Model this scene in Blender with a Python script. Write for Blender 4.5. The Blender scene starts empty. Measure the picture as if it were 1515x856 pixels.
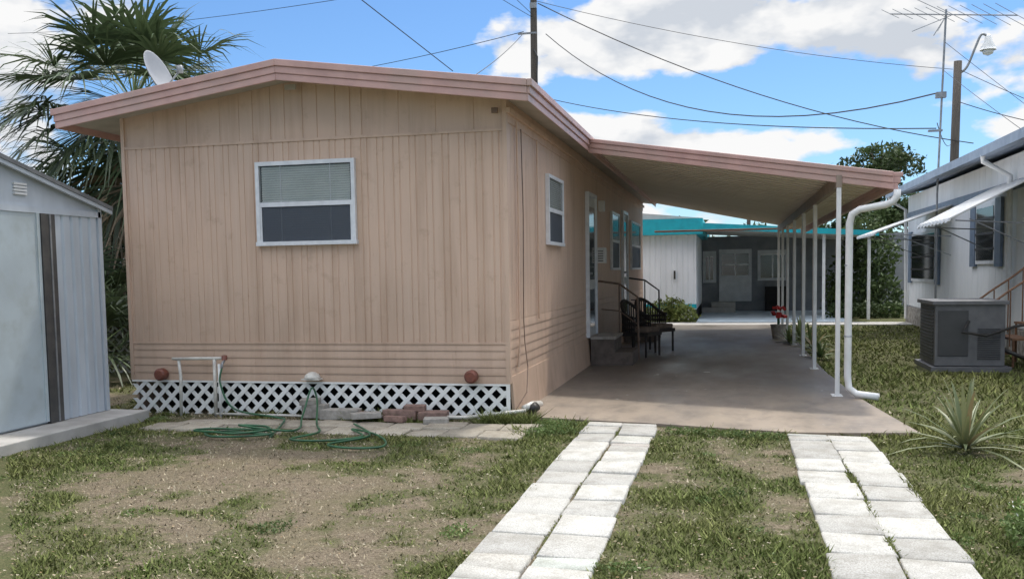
import bpy, math, random
import numpy as np
from mathutils import Vector, Matrix
random.seed(7); rng=np.random.default_rng(7)
S=bpy.context.scene
S.view_settings.view_transform='Standard'; S.view_settings.look='None'; S.view_settings.exposure=0
# ------------------------------------------------------------ materials
def nt(name):
    m=bpy.data.materials.new(name); m.use_nodes=True
    t=m.node_tree; b=t.nodes['Principled BSDF']; return m,t,b
def N(t,typ,**k):
    n=t.nodes.new(typ)
    for a,v in k.items(): setattr(n,a,v)
    return n
def noise(t,scale,detail=3,stretch=(1,1,1),rough=.55):
    tc=N(t,'ShaderNodeTexCoord'); mp=N(t,'ShaderNodeMapping'); mp.inputs['Scale'].default_value=stretch
    t.links.new(tc.outputs['Object'],mp.inputs[0])
    n=N(t,'ShaderNodeTexNoise'); n.inputs['Scale'].default_value=scale; n.inputs['Detail'].default_value=detail
    n.inputs['Roughness'].default_value=rough
    t.links.new(mp.outputs[0],n.inputs['Vector']); return n.outputs['Fac']
def ramp(t,src,a,b,c0=(0,0,0,1),c1=(1,1,1,1)):
    r=N(t,'ShaderNodeValToRGB'); r.color_ramp.elements[0].position=a; r.color_ramp.elements[1].position=b
    r.color_ramp.elements[0].color=c0; r.color_ramp.elements[1].color=c1
    t.links.new(src,r.inputs[0]); return r.outputs[0]
def mix(t,fac,a,b,mode='MIX'):
    m=N(t,'ShaderNodeMix'); m.data_type='RGBA'; m.blend_type=mode
    for i,v in ((0,fac),(6,a),(7,b)):
        if isinstance(v,(float,int)): m.inputs[i].default_value=v
        elif isinstance(v,tuple): m.inputs[i].default_value=(*v[:3],1)
        else: t.links.new(v,m.inputs[i])
    return m.outputs[2]
def bump(t,b,src,s,d=.02):
    n=N(t,'ShaderNodeBump'); n.inputs['Strength'].default_value=s; n.inputs['Distance'].default_value=d
    t.links.new(src,n.inputs['Height']); t.links.new(n.outputs[0],b.inputs['Normal'])
def MAT(name,c,c2=None,scale=3,rough=.6,bmp=0,bscale=40,stretch=(1,1,1),metal=0,spec=.5,lo=.35,hi=.68,c3=None,s3=.8):
    m,t,b=nt(name); b.inputs['Roughness'].default_value=rough; b.inputs['Metallic'].default_value=metal
    b.inputs['Specular IOR Level'].default_value=spec
    if c2 is None: c2=tuple(x*.82 for x in c)
    col=mix(t,ramp(t,noise(t,scale,4,stretch),lo,hi),c,c2)
    if c3: col=mix(t,ramp(t,noise(t,s3,4),.45,.7),col,c3)
    t.links.new(col,b.inputs['Base Color'])
    if bmp: bump(t,b,noise(t,bscale,2,stretch),bmp,.01)
    return m
def attrmat(name,rough=.6,trans=0,spec=.3):
    m,t,b=nt(name); b.inputs['Roughness'].default_value=rough; b.inputs['Specular IOR Level'].default_value=spec
    a=N(t,'ShaderNodeAttribute',attribute_name='Col')
    t.links.new(a.outputs['Color'],b.inputs['Base Color'])
    if trans:
        tr=N(t,'ShaderNodeBsdfTranslucent'); t.links.new(a.outputs['Color'],tr.inputs['Color'])
        ms=N(t,'ShaderNodeMixShader'); ms.inputs[0].default_value=trans
        t.links.new(b.outputs[0],ms.inputs[1]); t.links.new(tr.outputs[0],ms.inputs[2])
        t.links.new(ms.outputs[0],t.nodes['Material Output'].inputs['Surface'])
    return m
def siding():
    m,t,b=nt('tan_siding'); b.inputs['Roughness'].default_value=.55
    c=mix(t,ramp(t,noise(t,1.1,4),.3,.7),(.67,.475,.355),(.60,.435,.33))
    c=mix(t,ramp(t,noise(t,2.2,5,(3,3,.25)),.5,.8,(0,0,0,1),(.6,.6,.6,1)),c,(.40,.255,.17))
    c=mix(t,ramp(t,noise(t,9,4,(4,4,.12)),.55,.8,(0,0,0,1),(.35,.35,.35,1)),c,(.72,.58,.46))
    c=mix(t,ramp(t,noise(t,7,5,(5,5,.35),.7),.62,.74,(0,0,0,1),(.55,.55,.55,1)),c,(.34,.19,.11))
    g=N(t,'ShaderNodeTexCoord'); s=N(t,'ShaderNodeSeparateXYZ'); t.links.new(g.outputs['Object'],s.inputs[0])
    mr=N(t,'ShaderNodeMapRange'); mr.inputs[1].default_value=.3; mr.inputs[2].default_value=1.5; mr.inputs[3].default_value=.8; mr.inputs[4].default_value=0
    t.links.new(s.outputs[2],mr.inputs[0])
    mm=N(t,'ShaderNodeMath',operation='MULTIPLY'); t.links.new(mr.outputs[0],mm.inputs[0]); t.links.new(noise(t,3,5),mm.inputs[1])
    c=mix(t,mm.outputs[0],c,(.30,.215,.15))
    c=mix(t,ramp(t,noise(t,5,5,(1,1,1),.65),.58,.74,(0,0,0,1),(.5,.5,.5,1)),c,(.42,.28,.19))
    t.links.new(c,b.inputs['Base Color']); bump(t,b,noise(t,5,2),.15,.012); return m
mSid=siding()
mPink=MAT('pink_fascia_paint',(.60,.375,.33),(.50,.305,.27),5,.45,0,20,c3=(.46,.33,.285),s3=1.5)
mSoff=MAT('soffit_paint',(.50,.45,.39),(.40,.36,.31),4,.6)
mRoofTop=MAT('roof_coating',(.55,.53,.5),(.45,.43,.4),3,.7)
mCpUnder=MAT('carport_panel',(.86,.80,.70),(.78,.71,.61),1.5,.5,stretch=(1,6,1))
mWhite=MAT('white_paint',(.80,.80,.79),(.68,.68,.66),5,.45)
mWhiteD=MAT('weathered_white_paint',(.80,.80,.77),(.58,.56,.50),9,.6,.1,60,lo=.5,hi=.85)
mGreyW=MAT('grey_weathered_wood',(.42,.41,.38),(.25,.24,.21),9,.7)
mAlu=MAT('window_aluminium',(.78,.79,.81),(.66,.67,.69),12,.35)
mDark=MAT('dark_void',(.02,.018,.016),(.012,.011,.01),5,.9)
mBlind=MAT('blind_slat',(.70,.74,.68),(.54,.59,.54),3,.5)
mBlindD=MAT('screened_blind',(.26,.29,.33),(.20,.22,.26),4,.6)
mBlack=MAT('black_iron',(.02,.02,.02),(.035,.028,.022),15,.5)
mBrown=MAT('brown_metal',(.20,.13,.09),(.12,.075,.05),12,.5)
mTerra=MAT('terracotta_cap',(.22,.07,.045),(.12,.045,.03),14,.5)
mBrick=MAT('brick_block',(.30,.19,.155),(.16,.10,.08),18,.85,.3,90)
mBlock=MAT('grey_block',(.40,.37,.33),(.25,.23,.2),18,.85,.3,90)
mStep=MAT('dark_step',(.15,.12,.10),(.08,.065,.055),8,.8)
mShed=MAT('shed_siding',(.56,.61,.66),(.44,.48,.52),3,.4,stretch=(1,1,.3))
mShedDoor=MAT('shed_door_panel',(.48,.55,.58),(.42,.48,.51),2,.4,.1,3,c3=(.40,.45,.46),s3=5)
mShedDark=MAT('shed_frame',(.055,.055,.055),(.09,.085,.08),8,.5)
mShedRoof=MAT('shed_roof',(.18,.19,.2),(.12,.125,.13),6,.5)
mWood=MAT('pole_wood',(.10,.085,.07),(.06,.05,.042),8,.85,.3,40,(3,3,.3))
mGalv=MAT('galvanised_steel',(.30,.31,.32),(.2,.21,.22),10,.4,metal=.3)
mWire=MAT('wire_insulation',(.02,.02,.022),None,5,.6)
mTeal=MAT('teal_fascia',(.01,.42,.48),(.01,.32,.38),5,.5)
mPaleBlue=MAT('pale_blue_slab',(.50,.58,.64),(.40,.47,.53),3,.6)
mBlueGrey=MAT('blue_grey_trim',(.17,.22,.30),(.12,.16,.22),5,.5)
mWhSid=MAT('white_siding',(.85,.86,.87),(.74,.75,.76),2.5,.5,stretch=(1,1,.3))
mStone=MAT('stone_base',(.42,.39,.35),(.15,.13,.11),9,.9,.6,30)
mAC=MAT('ac_casing',(.17,.17,.175),(.12,.12,.125),6,.55)
mACd=MAT('ac_grille',(.07,.07,.072),None,6,.5)
mRust=MAT('rusty_metal',(.26,.14,.075),(.14,.07,.04),14,.75)
mHose=MAT('green_hose',(.03,.13,.055),(.025,.08,.04),8,.4)
mPVC=MAT('pvc_pipe',(.68,.66,.6),(.5,.47,.42),12,.4)
mWick=MAT('dark_wicker',(.045,.035,.03),(.02,.016,.014),30,.7)
mTrunk=MAT('palm_trunk',(.17,.14,.11),(.08,.065,.05),10,.9,.8,20,(1,1,3))
mBark=MAT('tree_bark',(.12,.095,.07),(.06,.05,.04),8,.9)
mRed=MAT('red_petals',(.5,.03,.02),(.35,.02,.02),8,.6)
mDoor=MAT('white_door',(.62,.63,.63),(.52,.53,.53),5,.45)
mLeaf=attrmat('foliage',.6,.2)
mPalm=attrmat('palm_leaf',.45,.15,.4)
mBlade=attrmat('grass_blade',.8,0,.1)
def glassmat(name,tint,op,r=.06,edge=.4):
    m,t,b=nt(name); b.inputs['Base Color'].default_value=(*tint,1); b.inputs['Roughness'].default_value=r
    b.inputs['Specular IOR Level'].default_value=.8
    tr=N(t,'ShaderNodeBsdfTransparent'); ms=N(t,'ShaderNodeMixShader'); 
    lw=N(t,'ShaderNodeLayerWeight'); lw.inputs[0].default_value=.3
    mr=N(t,'ShaderNodeMapRange'); mr.inputs[3].default_value=op; mr.inputs[4].default_value=min(1,op+edge)
    t.links.new(lw.outputs['Fresnel'],mr.inputs[0]); t.links.new(mr.outputs[0],ms.inputs[0])
    t.links.new(tr.outputs[0],ms.inputs[1]); t.links.new(b.outputs[0],ms.inputs[2])
    t.links.new(ms.outputs[0],t.nodes['Material Output'].inputs['Surface']); return m
mGlass=glassmat('window_glass',(.3,.33,.33),.10)
mScreen=glassmat('insect_screen',(.10,.115,.14),.45,.5)
mGlassD=glassmat('dark_glass',(.015,.018,.02),.85,.08)
def slabmat():
    m,t,b=nt('carport_concrete')
    c=mix(t,ramp(t,noise(t,.9,6,(1,.5,1),.65),.35,.65),(.34,.275,.21),(.24,.195,.155))
    c=mix(t,ramp(t,noise(t,3.2,7,(1,.6,1),.7),.46,.70,(0,0,0,1),(.8,.8,.8,1)),c,(.14,.12,.10))
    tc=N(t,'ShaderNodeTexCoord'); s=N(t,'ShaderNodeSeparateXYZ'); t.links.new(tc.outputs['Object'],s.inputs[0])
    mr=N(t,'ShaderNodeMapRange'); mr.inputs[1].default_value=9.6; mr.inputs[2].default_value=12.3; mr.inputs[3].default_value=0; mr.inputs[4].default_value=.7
    t.links.new(s.outputs[1],mr.inputs[0]); c=mix(t,mr.outputs[0],c,(.11,.093,.08))  # slab darkens inward: shade under the carport roof mixed into the colour
    v=ramp(t,noise(t,2.3,3),.73,.745); c=mix(t,v,c,(.55,.53,.5))
    v=ramp(t,noise(t,9,2,(1,1,1)),.745,.76); c=mix(t,v,c,(.5,.48,.45))
    t.links.new(c,b.inputs['Base Color'])
    r=ramp(t,noise(t,.9,5,(1,.35,1)),.36,.66,(.32,.32,.32,1),(.6,.6,.6,1)); t.links.new(r,b.inputs['Roughness'])
    bump(t,b,noise(t,30,4),.12,.01); return m
mSlab=slabmat()
def pavermat():
    m,t,b=nt('paver_concrete'); b.inputs['Roughness'].default_value=.95; b.inputs['Specular IOR Level'].default_value=.15
    a=N(t,'ShaderNodeAttribute',attribute_name='Col')
    c=mix(t,ramp(t,noise(t,120,3,(1,1,1),.7),.38,.64),(.60,.59,.56),(.34,.33,.305))
    c=mix(t,ramp(t,noise(t,4.5,6,(1,1,1),.7),.44,.72,(0,0,0,1),(.8,.8,.8,1)),c,(.29,.275,.24))
    t.links.new(mix(t,1.0,c,a.outputs['Color'],'MULTIPLY'),b.inputs['Base Color'])
    bump(t,b,noise(t,120,2),.4,.006); return m
mPaver=pavermat()
def groundmat():
    m,t,b=nt('lawn_and_soil'); b.inputs['Roughness'].default_value=.95; b.inputs['Specular IOR Level'].default_value=.1
    a=N(t,'ShaderNodeAttribute',attribute_name='veg')
    soil=mix(t,ramp(t,noise(t,14,6,(1,1,1),.7),.3,.7),(.23,.185,.13),(.12,.095,.068))
    soil=mix(t,ramp(t,noise(t,80,2),.50,.66,(0,0,0,1),(.7,.7,.7,1)),soil,(.36,.30,.215))
    soil=mix(t,ramp(t,noise(t,2.2,4),.42,.62,(0,0,0,1),(.4,.4,.4,1)),soil,(.16,.145,.08))
    gr=mix(t,ramp(t,noise(t,40,3,(1,1,1),.7),.35,.65),(.08,.095,.038),(.15,.14,.072))
    ad=N(t,'ShaderNodeMath',operation='ADD'); n=noise(t,11,6,(1,1,1),.75)
    t.links.new(a.outputs['Fac'],ad.inputs[0]); t.links.new(n,ad.inputs[1])
    t.links.new(mix(t,ramp(t,ad.outputs[0],.82,1.22),soil,gr),b.inputs['Base Color'])
    bump(t,b,noise(t,45,4,(1,1,1),.7),.9,.03); return m
mGround=groundmat()
# ------------------------------------------------------------ mesh builder
def empty(name,loc=(0,0,0)):
    e=bpy.data.objects.new(name,None); S.collection.objects.link(e); e.empty_display_size=.2; return e
class M:
    def __init__(s): s.v=[];s.f=[];s.mi=[];s.ms=[]
    def mid(s,m):
        if m not in s.ms: s.ms.append(m)
        return s.ms.index(m)
    def add(s,vs,fs,m):
        o=len(s.v); s.v+= [tuple(p) for p in vs]; k=s.mid(m)
        for f in fs: s.f.append([i+o for i in f]); s.mi.append(k)
    def box(s,x0,x1,y0,y1,z0,z1,m):
        s.add([(x,y,z) for z in (z0,z1) for y in (y0,y1) for x in (x0,x1)],
          [(0,2,3,1),(4,5,7,6),(0,1,5,4),(2,6,7,3),(0,4,6,2),(1,3,7,5)],m)
    def obox(s,c,sz,mat,rz=0,rx=0,ry=0):
        R=Matrix.Rotation(rz,3,'Z')@Matrix.Rotation(ry,3,'Y')@Matrix.Rotation(rx,3,'X')
        a,b,d=[q/2 for q in sz]
        s.add([Vector(c)+R@Vector((x,y,z)) for z in (-d,d) for y in (-b,b) for x in (-a,a)],
          [(0,2,3,1),(4,5,7,6),(0,1,5,4),(2,6,7,3),(0,4,6,2),(1,3,7,5)],mat)
    def ext(s,poly,ax,a,b,m):
        n=len(poly); vs=[]
        for q in (a,b):
            for p in poly:
                l=list(p); l.insert(ax,q); vs.append(l)
        s.add(vs,[tuple(range(n))[::-1],tuple(range(n,2*n))]+[(i,(i+1)%n,n+(i+1)%n,n+i) for i in range(n)],m)
    def tube(s,pts,r,m,seg=8,r2=None):
        pts=[Vector(p) for p in pts]; n=len(pts); vs=[]
        up=Vector((0,0,1)); prev=None
        for i,p in enumerate(pts):
            d=(pts[min(i+1,n-1)]-pts[max(i-1,0)]).normalized()
            if prev is None: a=d.cross(up if abs(d.z)<.95 else Vector((1,0,0))).normalized()
            else: a=(prev-d*prev.dot(d)).normalized()
            prev=a; b=d.cross(a)
            rr=r if r2 is None else r+(r2-r)*i/(n-1)
            vs+=[p+(a*math.cos(2*math.pi*k/seg)+b*math.sin(2*math.pi*k/seg))*rr for k in range(seg)]
        fs=[(i*seg+k,i*seg+(k+1)%seg,(i+1)*seg+(k+1)%seg,(i+1)*seg+k) for i in range(n-1) for k in range(seg)]
        fs+=[tuple(range(seg))[::-1],tuple(range((n-1)*seg,n*seg))]
        s.add(vs,fs,m)
    def lathe(s,c,prof,m,seg=20,ax='z'):
        vs=[]
        for r,h in prof:
            for k in range(seg):
                a=2*math.pi*k/seg; p=(r*math.cos(a),r*math.sin(a),h)
                if ax=='y': p=(p[0],h,p[1])
                if ax=='x': p=(h,p[0],p[1])
                vs.append(Vector(c)+Vector(p))
        n=len(prof)
        s.add(vs,[(i*seg+k,i*seg+(k+1)%seg,(i+1)*seg+(k+1)%seg,(i+1)*seg+k) for i in range(n-1) for k in range(seg)]+[tuple(range(seg)),tuple(range((n-1)*seg,n*seg))],m)
    def make(s,name,parent=None,bevel=0,smooth=False):
        me=bpy.data.meshes.new(name); me.from_pydata(s.v,[],s.f)
        for m in s.ms: me.materials.append(m)
        me.polygons.foreach_set('material_index',s.mi)
        if smooth: me.polygons.foreach_set('use_smooth',[True]*len(s.f))
        me.update()
        o=bpy.data.objects.new(name,me); S.collection.objects.link(o)
        if parent: o.parent=parent
        if bevel:
            b=o.modifiers.new('b','BEVEL'); b.width=bevel; b.segments=2; b.limit_method='ANGLE'
        return o
def npmesh(name,V,F,col,mat,parent=None):
    V=np.asarray(V,dtype=np.float32); F=np.asarray(F,dtype=np.int32); k=F.shape[1]
    me=bpy.data.meshes.new(name); me.vertices.add(len(V)); me.vertices.foreach_set('co',V.ravel())
    me.loops.add(F.size); me.loops.foreach_set('vertex_index',F.ravel())
    me.polygons.add(len(F)); me.polygons.foreach_set('loop_start',np.arange(0,F.size,k,dtype=np.int32))
    try: me.polygons.foreach_set('loop_total',np.full(len(F),k,dtype=np.int32))
    except Exception: pass
    me.update(calc_edges=True)
    if col is not None:
        a=me.color_attributes.new('Col','FLOAT_COLOR','POINT'); c=np.ones((len(V),4),dtype=np.float32); c[:,:3]=col
        a.data.foreach_set('color',c.ravel())
    me.materials.append(mat)
    o=bpy.data.objects.new(name,me); S.collection.objects.link(o)
    if parent: o.parent=parent
    return o
# ------------------------------------------------------------ ground
_g={}
def vn(x,y,sc,seed):
    if seed not in _g: _g[seed]=np.random.default_rng(seed).random((64,64))
    g=_g[seed]; u=x*sc+100.3; v=y*sc+50.7; i=np.floor(u).astype(int); j=np.floor(v).astype(int)
    a=u-i; b=v-j; a=a*a*(3-2*a); b=b*b*(3-2*b)
    f=lambda p,q:g[p%64,q%64]
    return (f(i,j)*(1-a)+f(i+1,j)*a)*(1-b)+(f(i,j+1)*(1-a)+f(i+1,j+1)*a)*b
def veg(x,y):
    n=.38*vn(x,y,.8,1)+.34*vn(x,y,2.3,2)+.28*vn(x,y,6,3)
    v=(n-.5)*1.25+.5+.045
    def blob(cx,cy,rx,ry,s):
        return s*np.exp(-((x-cx)/rx)**2-((y-cy)/ry)**2)
    v=v-blob(-3.2,6.2,1.2,1.1,.22)-blob(-4.6,7.4,.9,.6,.27)-blob(.38,6.6,.2,1.0,.26)-blob(-2.2,5.0,.8,.7,.2)
    v=v+blob(-1.6,7.8,.5,1.2,.35)+blob(-1.6,6,.2,2,.15)+blob(-.2,8.3,.8,.5,.3)+blob(-4.0,5.0,.7,.5,.2)+blob(-.15,5.6,.5,2,.09)+blob(1.5,8,1,.5,.1)+blob(3.5,12,2.5,4,.3)+blob(1.6,5.5,.35,1.2,.12)-blob(1.5,6.6,.2,.8,.14)+blob(-5,6.3,.9,.5,.12)
    v=np.where(y>13,np.maximum(v,.6),v)
    return v
xs=np.concatenate([[-900,-400,-200,-100,-60,-40,-30,-20,-14],np.arange(-9,6.5,.06),[8,10,14,20,30,45,70,120,250,500,900]])
ys=np.concatenate([[-100,-30,-10,-3,0,2],np.arange(3,16,.06),np.arange(16,32,.5),[35,40,50,70,100,160,300,600,1200]])
X,Y=np.meshgrid(xs,ys); nx=len(xs); ny=len(ys)
Vg=veg(X,Y)
def gz(x,y):
    return np.where((x>-8.8)&(x<6.2)&(y>3.2)&(y<8.4),(vn(x,y,1.2,5)-.5)*.03+(vn(x,y,5,6)-.5)*.016,-.004)-.012
Z=gz(X,Y)
Vv=np.stack([X.ravel(),Y.ravel(),Z.ravel()],1)
ii=np.arange(nx*ny).reshape(ny,nx)
F=np.stack([ii[:-1,:-1].ravel(),ii[:-1,1:].ravel(),ii[1:,1:].ravel(),ii[1:,:-1].ravel()],1)
g=npmesh('ground',Vv,F,None,mGround)
at=g.data.attributes.new('veg','FLOAT','POINT'); at.data.foreach_set('value',Vg.ravel().astype(np.float32))
def poly_sheet(name,pts,z0,z1,mat):
    b=M(); b.ext(pts,2,z0,z1,mat); return b.make(name)
slabpts=[(-2.3,9.3),(-1.95,9.27),(-1.4,9.15),(-.76,9.04),(-.1,8.85),(.6,8.70),(1.1,8.74),(1.66,8.82),(1.55,9.9),(1.42,11.3),(1.33,14),(1.33,25.2),(-2.3,25.2)]
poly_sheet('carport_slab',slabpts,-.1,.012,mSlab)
mConc=MAT('pale_concrete',(.48,.46,.43),(.36,.34,.31),4,.85,.1,60)
poly_sheet('concrete_walk',[(-8,25.25),(9,25.25),(9,26.4),(-8,26.4)],-.1,.008,mConc)
poly_sheet('driveway',[(-.9,26.45),(3.2,26.45),(3.2,33.4),(-.9,33.4)],-.1,.016,mPaleBlue)
# pavers
def pavers(name,rows,z=.012):
    V=[];Fc=[];C=[]
    def tile(poly,cx,cy,rot,dz,c):
        h=.05; e=.008; o=len(V); n=len(poly); R=Matrix.Rotation(rot,2)
        tx=random.uniform(-.012,.012); ty=random.uniform(-.012,.012)
        mx=sum(p[0] for p in poly)/n; my=sum(p[1] for p in poly)/n
        for (k,zz) in ((1,-h),(1,-e),(.955,0)):
            for p in poly:
                q=R@Vector((mx+(p[0]-mx)*k,my+(p[1]-my)*k)); V.append((cx+q.x,cy+q.y,z+dz+zz+tx*p[0]*2+ty*p[1]*2)); C.append(c)
        for l in (0,n):
            for k in range(n): 
                Fc.append((o+l+k,o+l+(k+1)%n,o+l+n+(k+1)%n,o+l+n+k))
        Fc.append(tuple(o+2*n+k for k in range(4)))
    for (cx,cy,sx,sy,rot,dz,c) in rows:
        a,b=sx/2,sy/2
        if random.random()<.12:
            u=random.uniform(-.5,.5)*b; w=u+random.uniform(-.4,.4)*b; g_=.003
            tile([(-a,-b),(a,-b),(a,w-g_),(-a,u-g_)],cx,cy,rot,dz,c); tile([(-a,u+g_),(a,w+g_),(a,b),(-a,b)],cx,cy,rot+random.uniform(-.01,.01),dz-random.uniform(0,.006),tuple(q*random.uniform(.93,1) for q in c))
        else: tile([(-a,-b),(a,-b),(a,b),(-a,b)],cx,cy,rot,dz,c)
    return npmesh(name,V,Fc,np.array(C),mPaver)
def run(x0,x1,ya,yb,ln,jx=.012,off=.0):
    rows=[]; w=(x1-x0)/2
    for k in range(2):
        y=ya-random.random()*.2-off*k
        while y<yb:
            l=ln*random.uniform(.96,1.04); 
            yy=min(y+l,yb+random.uniform(-.06,.04))
            if yy-y<.12: break
            b=random.uniform(.80,1.12)
            rows.append((x0+w*(k+.5)+random.uniform(-jx,jx),(y+yy)/2,w-.016,(yy-y)-.012,random.uniform(-.02,.02),random.uniform(-.004,.008),(b,b*.99,b*.965)))
            y=yy
    return rows
pavers('paver_path',run(-1.35,-.66,1.5,8.98,.41,.012))
pavers('paver_path',run(.49,1.20,1.5,8.62,.41,.022,.1))
rows=[]
for j,y in enumerate((8.28,8.66)):
    x=-5.75+j*.15
    while x<-2.0:
        l=random.uniform(.36,.42); b=random.uniform(.62,.95)
        rows.append((x+l/2,y+random.uniform(-.02,.02),l-.015,.35,random.uniform(-.03,.03),random.uniform(-.008,.006),(b,b*.92,b*.80))); x+=l
pavers('paver_walk',rows,.006)
# ------------------------------------------------------------ grass
def inside(x,y):
    j=.035*vn(x,y,8,50)
    ex=((x>-1.36+j)&(x<-.65-j)&(y<9.0))|((x>.48+j)&(x<1.21-j)&(y<8.64))
    fy=np.interp(x,[-1.95,-.76,.6,1.66],[9.27,9.04,8.70,8.82])
    ex|=(x>-2.3)&(x<np.interp(y,[8.8,11.3,14],[1.66,1.42,1.33]))&(y>fy+j*1.5)
    ex|=(x>-6.6)&(x<-2.1)&(y>9.15)
    ex|=(x<-5.98)&(y<8.8)&(y>5)
    ex|=(x>-5.7)&(x<-2.0)&(y>8.12)&(y<8.84)&(vn(x,y,3,9)<.75)
    ex|=(x>2.65)&(x<4)&(y>14.05)&(y<15.65)
    ex|=(y>25.2)
    return ex
def blades(n,x0,x1,y0,y1,h0,h1,seed,wmul=1.,force=False):
    r=np.random.default_rng(seed)
    y=y0+(y1-y0)*r.random(n)**1.5; x=x0+(x1-x0)*r.random(n)
    k=(x/y>-.90)&(x/y<.36)
    if not force: k&=~inside(x,y)
    x=x[k];y=y[k]
    v=veg(x,y)+.16*(r.random(len(x))-.5)+.24*(vn(x,y,11,12)-.5)
    keep=r.random(len(x))<np.clip((v-.34)/.30,.15,1)
    x=x[keep];y=y[keep];v=v[keep]; n=len(x)
    green=v>(.48+.10*r.standard_normal(n))
    h=(h0+(h1-h0)*r.random(n)**2)*np.where(green,np.clip(.5+(v-.5)*2.2,.42,1.4),.5)
    a=r.random(n)*6.283; w=(.003+.0035*r.random(n))*wmul*(1+y*.07)
    lean=h*(.3+1.3*r.random(n)); b=r.random(n)*6.283
    zc=gz(x,y)+(.012 if force else 0)
    P=np.zeros((n,3,3)); 
    P[:,0,0]=x-np.cos(a)*w;P[:,0,1]=y-np.sin(a)*w;P[:,1,0]=x+np.cos(a)*w;P[:,1,1]=y+np.sin(a)*w
    P[:,2,0]=x+np.cos(b)*lean;P[:,2,1]=y+np.sin(b)*lean
    P[:,0,2]=zc-.003;P[:,1,2]=zc-.003;P[:,2,2]=zc+h
    t=r.random((n,1)); cg=np.array([.095,.135,.033])*(1-t)+np.array([.19,.215,.078])*t
    cd=np.array([.28,.23,.145])*(1-t)+np.array([.46,.40,.29])*t
    hue=vn(x,y,1.5,40)[:,None]; cg=cg*(1-.45*hue)+np.array([.23,.205,.085])*.45*hue
    C=np.where(green[:,None],cg,cd)*(0.65+.7*r.random((n,1)))
    return P.reshape(-1,3),np.repeat(C,3,0)
PA=[];CA=[]
for args in ((300000,-8,3,3.6,9.3,.010,.048,21),(90000,-8.5,5.5,8.5,25,.02,.07,22,1.6),(2600,-2.6,-1.9,8.9,9.3,.04,.15,24),(3500,-6.5,-2.2,9.0,9.2,.03,.12,25),
    (900,-1.02,-.99,3.6,9.0,.008,.03,26,1.,True),(1300,.82,.87,3.6,8.6,.008,.035,27,1.,True),(700,-1.36,-1.3,3.6,9.0,.01,.04,28,1.,True),(700,1.17,1.23,3.6,8.6,.01,.04,29,1.,True)):
    p,c=blades(*args); PA.append(p);CA.append(c)
P=np.concatenate(PA);C=np.concatenate(CA)
npmesh('grass',P,np.arange(len(P)).reshape(-1,3),C,mBlade)
# ------------------------------------------------------------ foliage helpers
def leafcloud(name,clumps,n,ls,cols,parent=None,seed=1,mat=None):
    r=np.random.default_rng(seed); cl=np.array(clumps,float); w=(cl[:,3]*cl[:,4]*cl[:,5])**.7; w/=w.sum()
    k=r.choice(len(cl),n,p=w); d=r.standard_normal((n,3)); d/=np.linalg.norm(d,axis=1)[:,None]
    rad=(.55+.45*r.random(n)**.5)*(1+.15*r.standard_normal(n))
    pos=cl[k,:3]+d*rad[:,None]*cl[k,3:6]
    a=r.standard_normal((n,3)); a/=np.linalg.norm(a,axis=1)[:,None]
    b=np.cross(a,r.standard_normal((n,3))); b/=np.linalg.norm(b,axis=1)[:,None]
    s=ls*(.6+.8*r.random((n,1)))
    P=np.stack([pos-a*s,pos+b*s*.45,pos+a*s,pos-b*s*.45],1).reshape(-1,3)
    t=r.random((n,1)); tone=(.65+.7*r.random(len(cl)))[k][:,None]
    C=(np.array(cols[0])*(1-t)+np.array(cols[1])*t)*tone
    return npmesh(name,P,np.arange(4*n).reshape(-1,4),np.repeat(C,4,0),mat or mLeaf,parent)
def tree(name,x,y,h,cr,ch,n,ls,cols,seed,trunkr=.18,nc=14):
    r=random.Random(seed); e=empty(name); b=M()
    top=Vector((x+r.uniform(-.3,.3),y,h*.75)); b.tube([(x,y,-.1),(x+.1,y,h*.3),top],trunkr,mBark,8,trunkr*.4)
    cl=[]
    for i in range(nc):
        a=r.uniform(0,6.28); rr=cr*r.uniform(.2,.9); z=h-ch*r.uniform(.05,.95); f=1-.5*abs((z-(h-ch*.5))/(ch*.5))
        p=(x+math.cos(a)*rr*f,y+math.sin(a)*rr*f,z); q=cr*r.uniform(.16,.32)
        cl.append((*p,q,q,q*.6)); 
        b.tube([(x+.05,y,max(.3,z-ch*.35)),tuple((Vector((x,y,z-.3))+Vector(p))/2),p],trunkr*.35,mBark,5,.02)
    b.make('trunk_and_limbs',e,smooth=True)
    leafcloud('crown',cl,n,ls,cols,e,seed)
    return e
GC=((.045,.07,.025),(.10,.14,.05))
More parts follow.
